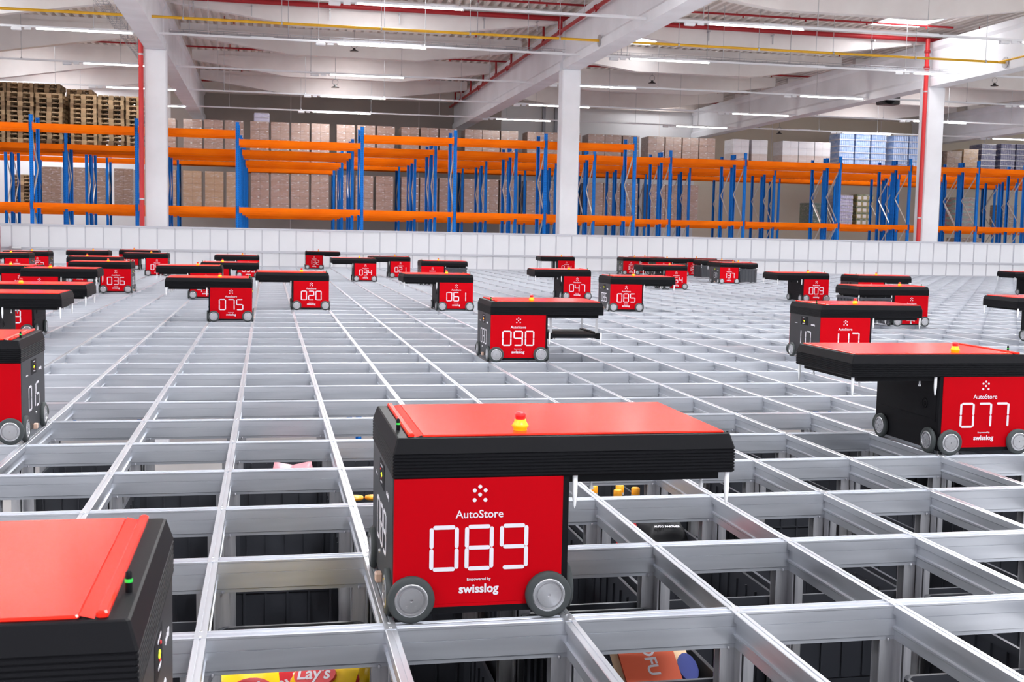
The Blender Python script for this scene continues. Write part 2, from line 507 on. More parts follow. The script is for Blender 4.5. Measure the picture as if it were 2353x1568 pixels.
for y, w in ((36.4, 'second nearest'), (42.2, 'third nearest'), (48.0, 'fourth nearest'), (52.3, 'farthest')):
    b2 = MB()
    for x in [-1.2 + 2.6 * i for i in range(13)]: b2.cut(); b2.rod((x, y, 7.62), (x, y, 7.785), .014, 6); b2.lathe([(.02, -.07), (.03, -.05), (.02, 0)], 8, Matrix.Translation((x + .3, y, 7.62)))
    pipe_thing('sprinkler_pipe', 'thin red pipe under the roof deck, %s of the branch pipes' % w, 'pipe', [((-12, y, 7.64), (32, y, 7.64))], .032, M['pipe'], 'sprinkler branch pipes', [('sprinkler_head', b2, M['pipe'])])
# main along the middle girder, with the risers to the branches
b3 = MB()
for y in (34.2, 36.4, 39.3, 42.2, 45.0, 48.0, 50.6, 52.3):
    b3.cut(); b3.rod((8.68, y, 7.1), (8.68, y, 7.62), .04, 8); b3.rod((8.68, y, 7.05), (8.68, y, 7.18), .06, 8)
b4 = MB()
for y in (24, 28, 32.0, 40, 46): b4.cut(); b4.bar((8.8, y, 7.2), (8.66, y, 6.98), .02, .02); b4.lathe([(.08, -.06), (.08, .06)], 10, Matrix.Translation((8.68, y, 7.1)) @ Matrix.Rotation(math.pi / 2, 4, 'X'))
pipe_thing('sprinkler_main', 'red pipe running along the left side of the middle girder', 'pipe', [((8.68, 12, 7.1), (8.68, 53.9, 7.1))], .055, M['pipe'], extra=[('riser', b3, M['pipe']), ('pipe_clamp', b4, M['pipe'])])
pipe_thing('sprinkler_drop', 'short dark red pipe with coupling on top of the middle column', 'pipe', [((8.66, 31.9, 7.17), (8.66, 31.9, 7.42))], .07, M['pipe'])
# vertical risers beside the left and right columns
for x, zt, lab in ((-3.3, 6.55, 'bright red vertical pipe on the left side of the leftmost column'), (20.66, 7.5, 'bright red vertical pipe on the left side of the rightmost column')):
    bb = MB()
    for z in (-2., 1.85, 5.85): bb.cut(); bb.lathe([(.078, -.02), (.078, .02)], 12, Matrix.Translation((x, 31.9, z)))
    extra = [('pipe_clamp', bb, M['steel'])]
    if x > 0:
        bc = MB()
        for z in (6.6, 6.9, 7.1): bc.cut(); bc.lathe([(.095, -.04), (.095, .04)], 12, Matrix.Translation((x, 31.9, z)))
        extra.append(('coupling', bc, M['pipe']))
    pipe_thing('sprinkler_riser', lab, 'pipe', [((x, 31.9, FLOOR_Z), (x, 31.9, zt))], .068, M['riser'], extra=extra)
# yellow gas pipe through the girders, hung from rods
b5 = MB()
for x in (-1.9, .5, 3.0, 5.3, 7.7, 11.0, 13.3, 15.5, 18.0, 20.2): b5.cut(); b5.rod((x, 28, 6.24), (x, 28, 7.79), .008, 5); b5.lathe([(.05, -.02), (.05, .02)], 8, Matrix.Translation((x, 28, 6.24)) @ Matrix.Rotation(math.pi / 2, 4, 'Y'))
pipe_thing('gas_pipe', 'yellow pipe running across the hall below the beams', 'pipe', [((-14, 28, 6.24), (21.5, 28, 6.24))], .035, M['ypipe'], extra=[('hanger', b5, M['steel'])])
b5 = MB()
for y in (19.5, 22.6, 26.0): b5.cut(); b5.rod((20.6, y, 6.26), (20.6, y, 7.8), .008, 5)
pipe_thing('gas_pipe', 'yellow branch pipe running along the right girder towards the camera', 'pipe', [((20.6, 14, 6.24), (20.6, 28, 6.24)), ((20.6, 22.2, 6.24), (20.6, 22.2, 7.2)), ((20.6, 22.2, 7.2), (20.6, 19.4, 7.2)), ((20.6, 19.4, 7.2), (20.6, 19.4, 6.24))], .03, M['ypipe'], extra=[('hanger', b5, M['steel'])])
pipe_thing('gas_pipe', 'yellow pipe running along the left girder', 'pipe', [((-3.42, 14, 6.9), (-3.42, 28, 6.9))], .03, M['ypipe'])
# round openings of the pipe in the girders
for x in (8.79, 20.84):
    b = MB(); b.lathe([(.16, -.02), (.16, .0), (.13, .0), (.12, .03)], 20, Matrix.Translation((x, 28, 6.24)) @ Matrix.Rotation(math.pi / 2, 4, 'Y'))
    tag(b.build('pipe_sleeve', M['steel']), 'round grey sleeve where the yellow pipe enters the %s girder' % ('middle' if x < 10 else 'right'), 'pipe sleeve')
# wire cable trays
def cable_tray(label, pts, w=.3):
    b = MB()
    (xa, ya, za), (xb, yb, zb) = pts
    d = Vector((xb - xa, yb - ya, 0)); L = d.length; d.normalize(); nrm = Vector((-d.y, d.x, 0)) * w / 2
    A, B_ = Vector(pts[0]), Vector(pts[1])
    for s in (-1, -.33, .33, 1): b.rod(A + nrm * s, B_ + nrm * s, .006, 4)
    for s in (-1, 1): b.rod(A + nrm * s + Vector((0, 0, .07)), B_ + nrm * s + Vector((0, 0, .07)), .006, 4)
    k = 0
    while k < L:
        p = A + d * k
        b.rod(p - nrm, p + nrm, .005, 4)
        for s in (-1, 1): b.rod(p + nrm * s, p + nrm * s + Vector((0, 0, .07)), .005, 4)
        k += .35
    o = b.build('cable_tray', M['tray']); tag(o, label, 'cable tray')
    b = MB(); k = .5
    while k < L:
        p = A + d * k; b.rod(p, p + Vector((0, 0, 7.8 - p.z)), .009, 5); k += 2.6
    b.build('hanger', M['tray'], o)
cable_tray('wire cable tray hung above the second lighting rail, centre span', ((-2.4, 30.35, 6.24), (8.4, 30.35, 6.24)))
cable_tray('wire cable tray hung above the second lighting rail, right span', ((9.6, 30.35, 6.24), (20.4, 30.35, 6.24)))
cable_tray('wire cable tray running along the left girder to the red pipe', ((-3.75, 22, 6.4), (-3.75, 38, 6.4)))
# small domes on thin rods
for x, y, z, lab in ((2.95, 37.2, 7.0, 'small dark dome hanging below the third beam, upper left'), (2.49, 40, 6.12, 'small dome hanging by a ring near the third lighting rail'),
                     (14.2, 40, 6.79, 'small dark dome hanging right of the middle column'), (23.5, 49.3, 6.0, 'small pale dome hanging above the white wrapped loads'),
                     (26.3, 36.8, 6.85, 'small dark dome hanging right of the rightmost column')):
    b = MB(); b.lathe([(.14, 0), (.14, .02), (.06, .05), (.04, .1), (.01, .12)], 14, Matrix.Translation((x, y, z)))
    o = b.build('hanging_dome', M['gloss']); tag(o, lab, 'sensor')
    b = MB(); b.rod((x, y, z + .3), (x, y, 7.95), .008, 5)
    for k in range(12):
        a0, a1 = 2 * math.pi * k / 12, 2 * math.pi * (k + 1) / 12
        b.rod((x + .1 * math.sin(a0), y, z + .2 + .1 * math.cos(a0)), (x + .1 * math.sin(a1), y, z + .2 + .1 * math.cos(a1)), .008, 4)
    b.build('rod', M['tray'], o)
# air heater hung left of the right column
t = thing('air_heater', 'dark fan heater hung beneath the beam left of the rightmost column', 'heater', (21.9, 36.5, 6.05))
b = MB(); b.cbox(-.35, .35, -.25, .25, -.1, .4, .03); b.build('housing', M['gloss'], t)
b = MB(); b.lathe([(.2, 0), (.22, .06), (.1, .1)], 16, Matrix.Translation((-.1, -.26, .12)) @ Matrix.Rotation(math.pi / 2, 4, 'X')); b.build('fan', M['black'], t)
b = MB(); b.bar((-.3, 0, .4), (-.1, 0, .95), .02, .02); b.bar((.3, 0, .4), (.1, 0, .95), .02, .02); b.rod((0, 0, .9), (0, 0, 1.7), .02); b.build('bracket', M['tray'], t)
# pipes on the white part of the back wall
for x, lab in ((13.3, 'left'), (13.9, 'right')):
    b = MB(); b.box(x - .07, x + .07, 53.85, 53.99, FLOOR_Z, 7.3)
    tag(b.build('wall_duct', M['tray']), 'dark vertical cable duct on the white back wall, %s of two' % lab, 'cable duct')

# ------------------------------------------------------------------ white safety fence at the far edge of the grid
FY = 45 * SY
fence = thing('safety_fence', 'white panelled safety fence with grey profiles along the far grid edge', 'fence', (0, FY, 0))
c0, c1 = -19, 58
pm = MB(); pm.box(.012, SX - .012, .012, .03, .02, 1.05); pm = pm.mesh('panel', M['panel'])
mm_ = MB(); mm_.box(-.016, .016, 0, .045, .0, 1.06); mm_ = mm_.mesh('mullion', M['mullion'])
for c in range(c0, c1):
    put('panel', pm, fence, (c * SX, 0, 0)); put('mullion', mm_, fence, (c * SX, 0, 0))
for nm, z0, z1, y0 in (('top_rail', 1.045, 1.1, -.01), ('mid_rail', .40, .46, -.025), ('base_rail', .0, .025, -.01)):
    b = MB(); b.box(c0 * SX, c1 * SX, y0, .05, z0, z1); b.build(nm, M['mullion'], fence)

# ------------------------------------------------------------------ the storage grid
grid = thing('storage_grid', 'silver aluminium track grid filling the hall floor, carrying the robots', 'grid', (0, 0, 0))
grid.location = (0, 0, 0)
H = .098
def xprofile():
    a = .028
    half = [(.024, -H), (.024, -H + .011), (.0275, -H + .013), (.0275, -.0375), (.0255, -.037), (.0255, -.0355), (.0275, -.035), (.0275, -.006), (a, -.004), (a, .001),
            (a - .003, .001), (a - .004, -.003), (.004, -.003), (.003, .002)]
    return [(-y, z) for y, z in half] + half[::-1]
def yprofile():
    a = .0155
    half = [(.008, -H), (.008, -.072), (.0145, -.066), (.0145, -.060), (.0075, -.057), (.0075, -.028), (a, -.024), (a, .0), (a - .002, .0014), (.0025, .0014), (.002, -.0015)]
    return [(-y, z) for y, z in half] + half[::-1]
xm = MB(); xm.prism(xprofile(), 'x', c0 * SX, c1 * SX); xm = xm.mesh('cross_rail', M['alu'])
ym = MB(); ym.prism(yprofile(), 'y', -4 * SY, 45 * SY); ym = ym.mesh('lengthwise_rail', M['alu'])
for r in range(-4, 46): put('cross_rail', xm, grid, (0, r * SY, 0))
for c in range(c0, c1): put('lengthwise_rail', ym, grid, (c * SX, 0, 0))
# upright posts under the near nodes: four guide angles around a core, and a bolt cap
b = MB()
b.box(-.008, .008, -.028, .028, FLOOR_Z, -H)
for sx in (-1, 1):
    for sy in (-1, 1):
        xa, xb = sorted((sx * .008, sx * .050)); ya, yb = sorted((sy * .018, sy * .023))
        b.box(xa, xb, ya, yb, FLOOR_Z, -H)
        xa, xb = sorted((sx * .003, sx * .008)); ya, yb = sorted((sy * .023, sy * .062))
        b.box(xa, xb, ya, yb, FLOOR_Z, -H)
for s in (-1, 1): b.lathe([(.0045, -H), (.0045, -H + .006), (.003, -H + .008)], 8, Matrix.Translation((s * .03, -.033, 0)), 1)
postm = b.mesh('grid_post', [M['post'], M['tray']])
# node plates with rivets on the near crossings
b = MB()
b.box(-.0155, .0155, -.03, .03, .0014, .0026)
for sy in (-1, 1): b.lathe([(.005, .0026), (.005, .0042), (.003, .005)], 8, Matrix.Translation((0, sy * .02, 0)), 1)
nodem = b.mesh('node_plate', [M['alu'], M['steel']])
VIS = {-2: (-1, 4), -1: (-1, 4), 0: (-1, 5), 1: (-1, 7), 2: (-1, 8), 3: (-2, 9), 4: (-3, 10), 5: (-3, 11)}
np_ = 0
for r, (a, z) in VIS.items():
    for c in range(a, z + 1):
        if np_ < 100: put('grid_post', postm, grid, (c * SX, r * SY, 0)); np_ += 1
        if r >= -1: put('node_plate', nodem, grid, (c * SX, r * SY, 0))
for r, (a, z) in {-2: (-4, -2), -1: (-3, -2), 0: (-3, -2), 1: (-3, -2), 2: (-4, -2), 3: (-4, -3)}.items():
    for c in range(a, z + 1):
        if np_ < 100: put('grid_post', postm, grid, (c * SX, r * SY, 0)); np_ += 1

# ------------------------------------------------------------------ black storage bins
def bin_mesh():
    b = MB()
    w, d, h, t = .2245, .3245, .31, .012
    def rr(ins, z): return MB.oct(-w + ins, w - ins, -d + ins, d - ins, .02, z)
    rings = [rr(.012, -h), rr(.01, -.03), rr(.0, -.028), rr(0, 0), rr(.012, 0), rr(.014, -.03), rr(.02, -h + .01)]
    vs = []
    for r_ in rings: vs += r_
    fs = []
    for k in range(len(rings) - 1):
        for i in range(8):
            j = (i + 1) % 8
            fs.append((k * 8 + i, k * 8 + j, k * 8 + 8 + j, k * 8 + 8 + i))
    fs.append(tuple(range(7, -1, -1)))
    n = (len(rings) - 1) * 8
    fs.append(tuple(range(n, n + 8)))
    b.add(vs, fs)
    for k in range(-3, 4):      # outer ribs
        y = k * .085
        for s in (-1, 1):
            xa, xb = sorted((s * (w - .010), s * (w - .002)))
            b.box(xa, xb, y - .004, y + .004, -h + .01, -.028)
            xa, xb = sorted((s * (w - .014), s * (w - .022)))
            b.box(xa, xb, y - .003, y + .003, -h + .02, -.03)
    for k in range(-2, 3):
        x = k * .08
        for s in (-1, 1):
            ya, yb = sorted((s * (d - .010), s * (d - .002)))
            b.box(x - .004, x + .004, ya, yb, -h + .01, -.028)
            ya, yb = sorted((s * (d - .014), s * (d - .022)))
            b.box(x - .003, x + .003, ya, yb, -h + .02, -.03)
    for s in (-1, 1):
        b.box(-w + .02, w - .02, s * (d - .006) - .003, s * (d - .006) + .003, -.13, -.124)
    return b.mesh('storage_bin', M['bin'])
GOODS = ((0, 0), (0, 2), (4, 0), (3, 3), (3, 1), (2, 3))   # bins whose contents show
BINM = bin_mesh()
BINS = {}
RW = ['first', 'second', 'third', 'fourth', 'fifth', 'sixth', 'seventh']
for ri, (r, (a, z)) in enumerate({-2: (-1, 3), -1: (-1, 4), 0: (-1, 5), 1: (-1, 6), 2: (-2, 7), 3: (-2, 8), 4: (-3, 9)}.items()):
    for k, c in enumerate(range(a, z + 1)):
        zt = -.205
        q = 1. if (r, c) in GOODS else random.Random(r * 31 + c).random()
        if q < .25: zt = -.53
        o = put('storage_bin', BINM, None, ((c + .5) * SX, (r + .5) * SY, zt))
        tag(o, 'black ribbed bin in the grid, %s cell row from front, %s from left' % (RW[ri], ORD[k]), 'storage bin', 'storage bins inside the grid')
        BINS[(r, c)] = zt
# the lower bins that carry the top ones
b = MB()
for (r, c), zt in BINS.items():
    x, y = (c + .5) * SX, (r + .5) * SY
    b.box(x - .214, x + .214, y - .314, y + .314, FLOOR_Z, zt - .314)
o = b.build('lower_bins', M['bin']); tag(o, 'dark stacks of black bins deep inside the grid below the top bins', 'storage bins', None, 'stuff')

# ------------------------------------------------------------------ goods lying in the bins
def pillow(name, w, h, t, m, rot, loc, seed=1):
    """a filled bag: flat sealed edges, puffed middle"""
    rnd = random.Random(seed)
    b = MB(); nx, ny = 12, 14
    for side in (1, -1):
        vs, fs = [], []
        for j in range(ny + 1):
            for i in range(nx + 1):
                u, v = i / nx, j / ny
                p = (math.sin(math.pi * u) ** .55) * (math.sin(math.pi * min(1, max(0, (v - .06) / .88))) ** .55) if 0 < u < 1 and .06 < v < .94 else 0
                p *= 1 + .18 * math.sin(9 * u + seed) * math.sin(7 * v + seed * 2) + .06 * rnd.uniform(-1, 1)
                vs.append(((u - .5) * w * (1 - .07 * p), (v - .5) * h, side * (t / 2 * p + .0006)))
        for j in range(ny):
            for i in range(nx):
                q = (j * (nx + 1) + i, j * (nx + 1) + i + 1, (j + 1) * (nx + 1) + i + 1, (j + 1) * (nx + 1) + i)
                fs.append(q if side > 0 else q[::-1])
        b.add(vs, fs, 0, True)
    o = b.build(name, m)
    o.location = loc; o.rotation_euler = rot
    return o
def crisp(loc, rot, seed, lab):
    o = pillow('crisp_bag', .2, .27, .09, M['chips'], rot, loc, seed)
    tag(o, lab, 'crisp bag', 'yellow crisp bags in the front bin')
    b = MB(); n = 20
    pts = [(.06 * math.cos(2 * math.pi * k / n), .036 * math.sin(2 * math.pi * k / n) - .005) for k in range(n)]
    b.prism(pts, 'z', .040, .0505); e = b.build('emblem', M['chipsred'], o); e.rotation_euler = (0, 0, .12)
    me = text_mesh("Lay's", .05, .001).copy(); me.transform(Matrix.Rotation(-math.pi / 2, 4, 'X'))
    l_ = put('lettering', me, o, (0, -.018, .0512)); l_.rotation_euler = (0, 0, .12)
zb = -.205
crisp((.115, .17, -.228), (.95, .1, .12), 1, 'yellow crisp bag with red emblem, left in the front bin')
crisp((.225, .22, -.228), (1.0, -.1, -.1), 2, 'yellow crisp bag with red emblem, middle of the front bin')
crisp((.36, .22, -.225), (.95, .15, -.2), 3, 'yellow crisp bag with red emblem, right in the front bin')
crisp((.31, .16, -.20), (.75, -.05, -.5), 5, 'yellow crisp bag lying on top of the other crisp bags')
# paper bag
o = pillow('paper_bag', .24, .30, .09, M['kraft'], (.75, .0, .12), (1.26, .16, -.215), 4)
tag(o, 'kraft paper bag with a red print in the bin right of the front robot', 'paper bag')
b = MB(); b.box(-.115, .055, -.10, .10, .040, .0475); b.build('label_print', M['kraftred'], o)
me = text_mesh('TOFU', .05, .001).copy(); me.transform(Matrix.Rotation(-math.pi / 2, 4, 'X')); me.transform(Matrix.Rotation(-math.pi / 2, 4, 'Z'))
put('lettering', me, o, (-.04, .02, .048))
b = MB(); b.prism([(.03 * math.cos(2 * math.pi * k / 18) + .085, .045 * math.sin(2 * math.pi * k / 18) - .03) for k in range(18)], 'z', .036, .047); b.build('emblem', M['oval'], o)
# pink bags
for dx, sd, lab in ((-.06, 3, 'left'), (.05, 7, 'right')):
    o = pillow('snack_bag', .1, .13, .05, M['pink'], (1.2, .2 * (1 if dx < 0 else -1), 0), (.295 + dx, 2.96, -.20), sd)
    tag(o, 'pink snack bag in a bin behind the front robot, %s of two' % lab, 'snack bag', 'pink snack bags')
# bottles with orange caps, and orange lids
k = 0
for x, y, lab in ((1.64, 2.28, 'first'), (1.69, 2.36, 'second'), (1.78, 2.26, 'third'), (1.82, 2.36, 'fourth'), (1.88, 2.30, 'fifth')):
    b = MB(); b.lathe([(.03, -.2), (.034, -.15), (.034, -.03), (.016, 0), (.016, .02)], 16)
    o = b.build('oil_bottle', M['glass'], loc=(x, y, -.21)); tag(o, 'bottle with orange and white cap under the robot arm, %s from left' % lab, 'bottle', 'bottles with orange caps')
    b = MB(); b.lathe([(.02, .02), (.02, .05), (.017, .053)], 16); b.build('cap', M['orangecap'], o)
    b = MB(); b.lathe([(.0205, .008), (.0205, .02)], 16); b.build('collar', M['white'], o)
for x, lab in ((.55, 'left'), (.63, 'right')):
    b = MB(); b.lathe([(.036, 0), (.038, .004), (.036, .012), (.01, .014)], 20)
    tag(b.build('jar_lid', M['orangecap'], loc=(x, 2.24, -.165)), 'flat orange lid in a bin behind the front robot, %s of two' % lab, 'lid', 'flat orange lids')
o = pillow('snack_bag', .12, .14, .05, M['chipsred'], (1.1, 0, .3), (1.64, 1.66, -.215), 9); tag(o, 'red snack bag in the bin right of the front robot', 'snack bag')
o = pillow('black_pouch', .2, .16, .07, M['black'], (.4, .05, .1), (1.80, 1.66, -.20), 11); tag(o, 'black pouch with white lettering lying in a bin', 'pouch')
me = text_mesh('AUTO PARTNER', .016, .0004).copy(); me.transform(Matrix.Rotation(-math.pi / 2, 4, 'X')); put('lettering', me, o, (0, -.03, .036))

# ------------------------------------------------------------------ picking robots
# local frame: origin at the front left corner of the body's cell, cantilever towards +x ('R') or -x ('L')
_rm = {}
def rmesh(key, d, fn, mats):
    if (key, d) not in _rm:
        b = MB(); fn(b)
        if d == 'L': b.mirror_x(SX)
        _rm[(key, d)] = b.mesh(key, mats)
    return _rm[(key, d)]
def f_body(b):
    b.box(.016, .466, .038, .632, .045, .39)
    b.box(.466, .483, .034, .636, .02, .39)
    b.box(.09, .39, .03, .045, .018, .036); b.box(.09, .39, .625, .64, .018, .036)
    b.box(.40, .44, .03, .05, .008, .03)
def f_panel(b):
    b.cbox(.010, .4665, .030, .0385, .042, .386, .003)
    b.box(.10, .40, .0305, .038, .034, .044)
def f_back(b):
    b.cbox(.010, .4665, .6315, .640, .042, .386, .003)
def f_end(b):
    b.cbox(.008, .0165, .039, .631, .03, .388, .003)
def f_display(b):
    b.box(.0068, .0085, .27, .40, .30, .372)
def f_leds(b):
    for y, z, mi in ((.345, .336, 0), (.338, .332, 0), (.365, .346, 1), (.35, .322, 1)):
        b.lathe([(.004, 0), (.0035, .0012), (.002, .002)], 10, Matrix.Translation((.0068, y, z)) @ Matrix.Rotation(-math.pi / 2, 4, 'Y'), mi)
def f_ledw(b):
    for y, z in ((.36, .36), (.33, .36), (.36, .311), (.335, .314)): b.box(.006, .007, y - .012, y + .012, z - .002, z + .002)
def f_inner(b):
    b.box(.4825, .4845, .06, .61, .17, .375); b.box(.4825, .487, .06, .61, .158, .172)
    for y, z in ((.5, .33), (.16, .24)):
        b.lathe([(.026, 0), (.026, .003), (.021, .003), (.02, .0005), (.006, .0005), (.006, .004)], 18, Matrix.Translation((.4845, y, z)) @ Matrix.Rotation(math.pi / 2, 4, 'Y'))
def f_lid(b):
    rings = [(.003, .384)]
    z = .388
    for k in range(7):
        rings += [(0, z), (0, z + .005), (.0022, z + .0062), (.0022, z + .0075)]
        z += .0087
    rings += [(0, .450), (.012, .489), (.016, .491)]
    vs, fs = [], []
    for ins, zz in rings: vs += MB.oct(.006 + ins, .954 - ins, .027 + ins, .643 - ins, .004, zz)
    for r in range(len(rings) - 1):
        for i in range(8):
            j = (i + 1) % 8
            fs.append((r * 8 + i, r * 8 + j, r * 8 + 8 + j, r * 8 + 8 + i))
    n = len(rings)
    fs.append(tuple(range(7, -1, -1))); fs.append(tuple(range(n * 8 - 8, n * 8)))
    b.add(vs, fs)
    b.box(.484, .915, .05, .62, .362, .385)
def f_cover(b):
    y0, y1 = .05, .62
    b.cbox(.086, .928, y0, y1, .4895, .4965, .003)
    b.prism([(.072, .4905), (.086, .4905), (.086, .4965)], 'y', y0, y1) if False else None
    b.add([(.066, y0, .4912), (.086, y0, .4965), (.086, y1, .4965), (.066, y1, .4912)], [(0, 1, 2, 3)])
    b.cbox(.048, .064, y0, y1, .4895, .501, .003)
def f_stop(b):
    mx = Matrix.Translation((.362, .115, .496))
    b.lathe([(.019, 0), (.019, .006), (.024, .012), (.020, .018), (.0175, .022), (.0155, .03)], 20, mx)
def f_push(b):
    mx = Matrix.Translation((.362, .115, .496))
    b.lathe([(.0135, .03), (.0135, .036), (.0142, .037), (.0142, .045), (.0115, .049), (.004, .05)], 20, mx)
def f_ant(b):
    mx = Matrix.Translation((.034, .17, .49))
    b.lathe([(.005, 0), (.0055, .016)], 10, mx, 0); b.lathe([(.0058, .016), (.0058, .021)], 10, mx, 1); b.lathe([(.005, .021), (.0045, .031), (.002, .033)], 10, mx, 0)
def f_pin(b):
    b.lathe([(.001, -.098), (.004, -.09), (.0075, -.055), (.0075, 0)], 10)
def f_spin(b):
    b.lathe([(.007, -.03), (.007, -.022), (.004, -.02), (.004, 0)], 10)
def f_sensor(b):
    b.cbox(-.012, .008, .30, .335, .028, .055, .003)
def f_port(b):
    b.lathe([(.006, 0), (.006, .004), (.003, .005)], 10, Matrix.Translation((.008, .38, .10)) @ Matrix.Rotation(-math.pi / 2, 4, 'Y'))
WR = .0625
def wheel_meshes():
    b = MB()
    b.lathe([(.043, -.0105), (.058, -.0105), (WR, -.006), (WR, .006), (.058, .0105), (.043, .0105)], 32, cap=False)
    tm = b.mesh('wheel', M['tyre'])
    b = MB()
    b.lathe([(.0445, -.009), (.0445, .0105), (.042, .0118), (.038, .0118), (.036, .0068), (.0325, .0068), (.0315, .0112), (.006, .0118), (.0045, .0118), (.0035, .008)], 32, smooth=False)
    for k in range(5):
        a = 2 * math.pi * k / 5 + .3
        b.lathe([(.0034, .0114), (.0034, .0122), (.0022, .0122), (.0015, .0095)], 8, smooth=False, mx=Matrix.Translation((.0215 * math.cos(a), .0215 * math.sin(a), 0)))
    hm = b.mesh('hub', M['hub'])
    return tm, hm
TYRE, HUB = wheel_meshes()
# dots of the emblem
b = MB()
for x, z in ((0, .0215), (-.0145, .0115), (.0145, .0115), (0, .0), (-.0145, -.0115 - .003), (.0145, -.0115 - .003)):
    b.lathe([(.0052, -.0006), (.0052, .0006)], 14, Matrix.Translation((x, 0, z)) @ Matrix.Rotation(math.pi / 2, 4, 'X'))
DOTS = b.mesh('emblem', M['white'])
T_AS = text_mesh('AutoStore', .0302, .0002)
T_EM = text_mesh('Empowered by', .0106, .0001)
T_SL = text_mesh('swisslog', .0327, .0009)
T_AS2 = text_mesh('AutoStore', .012, .0001)
T_SL2 = text_mesh('swisslog', .022, .0006)

ROBOTS = []
def robot(num, c, r, d, label, alert=False, lowered=None, carry=None, near=False):
    t = thing('picking_robot', label, 'robot', (c * SX, r * SY, 0), 'red and black picking robots on the grid')
    P = lambda key, fn, m, nm=None: put(nm or key, rmesh(key, d, fn, m), t)
    mx = (lambda x: x) if d == 'R' else (lambda x: SX - x)
    P('body', f_body, M['black'])
    pan = P('side_panel', f_panel, M['red'])
    P('rear_panel', f_back, M['red'], 'side_panel')
    cx = mx(.2385)
    put('emblem', DOTS, pan, (cx, .0292, .338))
    put('lettering', T_AS, pan, (cx, .0292, .2755))
    put('number', digits_mesh(num), pan, (cx, .0292, .195))
    put('lettering', T_EM, pan, (cx, .0292, .1055))
    put('lettering', T_SL, pan, (cx, .0292, .0725))
    end = P('end_panel', f_end, M['dark'])
    disp = P('display', f_display, M['black']); disp.parent = end
    l_ = P('status_light_a' if alert else 'status_light_g', f_leds, [M['ledo'] if alert else M['led'], M['btn']], 'status_light'); l_.parent = end
    s_ = P('markings', f_ledw, M['white']); s_.parent = end
    rz = -math.pi / 2 if d == 'R' else math.pi / 2
    xe = mx(.0070)
    def side(nm, me, y, z):
        o = put(nm, me, end, (xe, y, z)); o.rotation_euler = (0, 0, rz)
    ya = (lambda y: y)
    side('number', digits_mesh(num), .335, .19)
    side('lettering', T_SL2, .17 if d == 'R' else .5, .305); side('lettering', T_AS2, .5 if d == 'R' else .17, .305)
    P('port', f_port, M['steel'])
    P('sensor_block', f_sensor, M['copper'])
    P('inner_panel', f_inner, M['black'])
    P('lid', f_lid, M['black'])
    P('lid_cover', f_cover, M['redtop'])
    st = P('emergency_stop', f_stop, M['yellow'])
    pb = P('push_button', f_push, M['btn']); pb.parent = st
    P('antenna', f_ant, [M['black'], M['green']])
    pinm = rmesh('guide_pin', 'R', f_pin, M['pin']); spm = rmesh('gripper_pin', 'R', f_spin, M['pin'])
    dz = -lowered if lowered else 0
    for x in (.502, .938):
        for y in (.045, .625): put('guide_pin', pinm, t, (mx(x), y, .388 + dz * .98))
    for x, y in ((.56, .09), (.56, .58), (.88, .09), (.88, .58)): put('gripper_pin', spm, t, (mx(x), y, .362 + dz))
    if lowered:
        b = MB(); b.box(.51, .93, .07, .60, .345 - lowered, .375 - lowered)
        for x in (.515, .925): b.cbox(x - .02, x + .02, .05, .62, .335 - lowered, .385 - lowered, .006)
        if d == 'L': b.mirror_x(SX)
        b.build('gripper_frame', M['black'], t)
        for x in (.525, .915):
            for y in (.10, .57):
                b = MB(); b.box(mx(x) - .010, mx(x) + .010, y - .001, y + .001, .375 - lowered, .366); b.build('lift_band', M['steel'], t)
    # eight wheels: two on each side
    def wheel(x, y, rot):
        w = put('wheel', TYRE, t, (x, y, WR + .0014)); w.rotation_euler = rot
        put('hub', HUB, w)
    for x in (.056, .427):
        wheel(mx(x), .0165, (math.pi / 2, 0, 0)); wheel(mx(x), .6535, (-math.pi / 2, 0, 0))
    for y in (.10, .56):
        wheel(mx(.004), y, (math.pi / 2, 0, -math.pi / 2 if d == 'R' else math.pi / 2))
        wheel(mx(.4935), y, (math.pi / 2, 0, math.pi / 2 if d == 'R' else -math.pi / 2))
    if carry:
        o = put('storage_bin', BINM, None, (c * SX + mx(.72), r * SY + .335, .355))
        tag(o, carry, 'storage bin', 'storage bins held by robots')
    return t

R_ = lambda n, where: 'red and black robot numbered %s, %s' % (n, where)
robot('089', 1, 0, 'R', R_('089', 'large in the front centre'), near=True)
robot('077', 7, 3, 'L', R_('077', 'large at the right edge with arm to the left'), near=True)
robot('015', -3, 4, 'L', R_('015', 'cut by the left edge, dark end panel towards us'), near=True)
robot('108', -1.0, -2, 'L', 'nearest robot in the bottom left corner showing its red lid and dark end', near=True)
robot('090', 4, 9, 'R', R_('090', 'centre, with its gripper lowered'), True, lowered=.15)
robot('117', 9.88, 8.85, 'R', R_('117', 'right, partly behind the robot numbered 077'))
robot('075', -1, 15, 'L', R_('075', 'left of centre with arm to the left'))
robot('020', 1, 18, 'L', R_('020', 'right of the robot numbered 075'))
robot('061', 5, 18, 'L', R_('061', 'left of and behind the robot numbered 090'))
robot('085', 10, 18.1, 'R', R_('085', 'right of and behind the robot numbered 090'))
robot('047', 10.15, 22.3, 'L', R_('047', 'behind the robot numbered 090'))
robot('064', 16.75, 28.2, 'L', 'robot with number ending in 4, behind the robot numbered 085')
robot('014', 16.2, 39.6, 'L', R_('014', 'far back behind 047 with lift bands let down'), lowered=.3)
robot('164', 20.5, 40.76, 'R', R_('164', 'far back, left of the dark robot cluster'))
robot('137', 21.9, 32.9, 'R', R_('137', 'holding a black bin, right of the far cluster'), carry='black bin held by the robot numbered 137')
robot('181', 23.4, 34.1, 'L', 'red end of a robot just right of the bin held by 137')
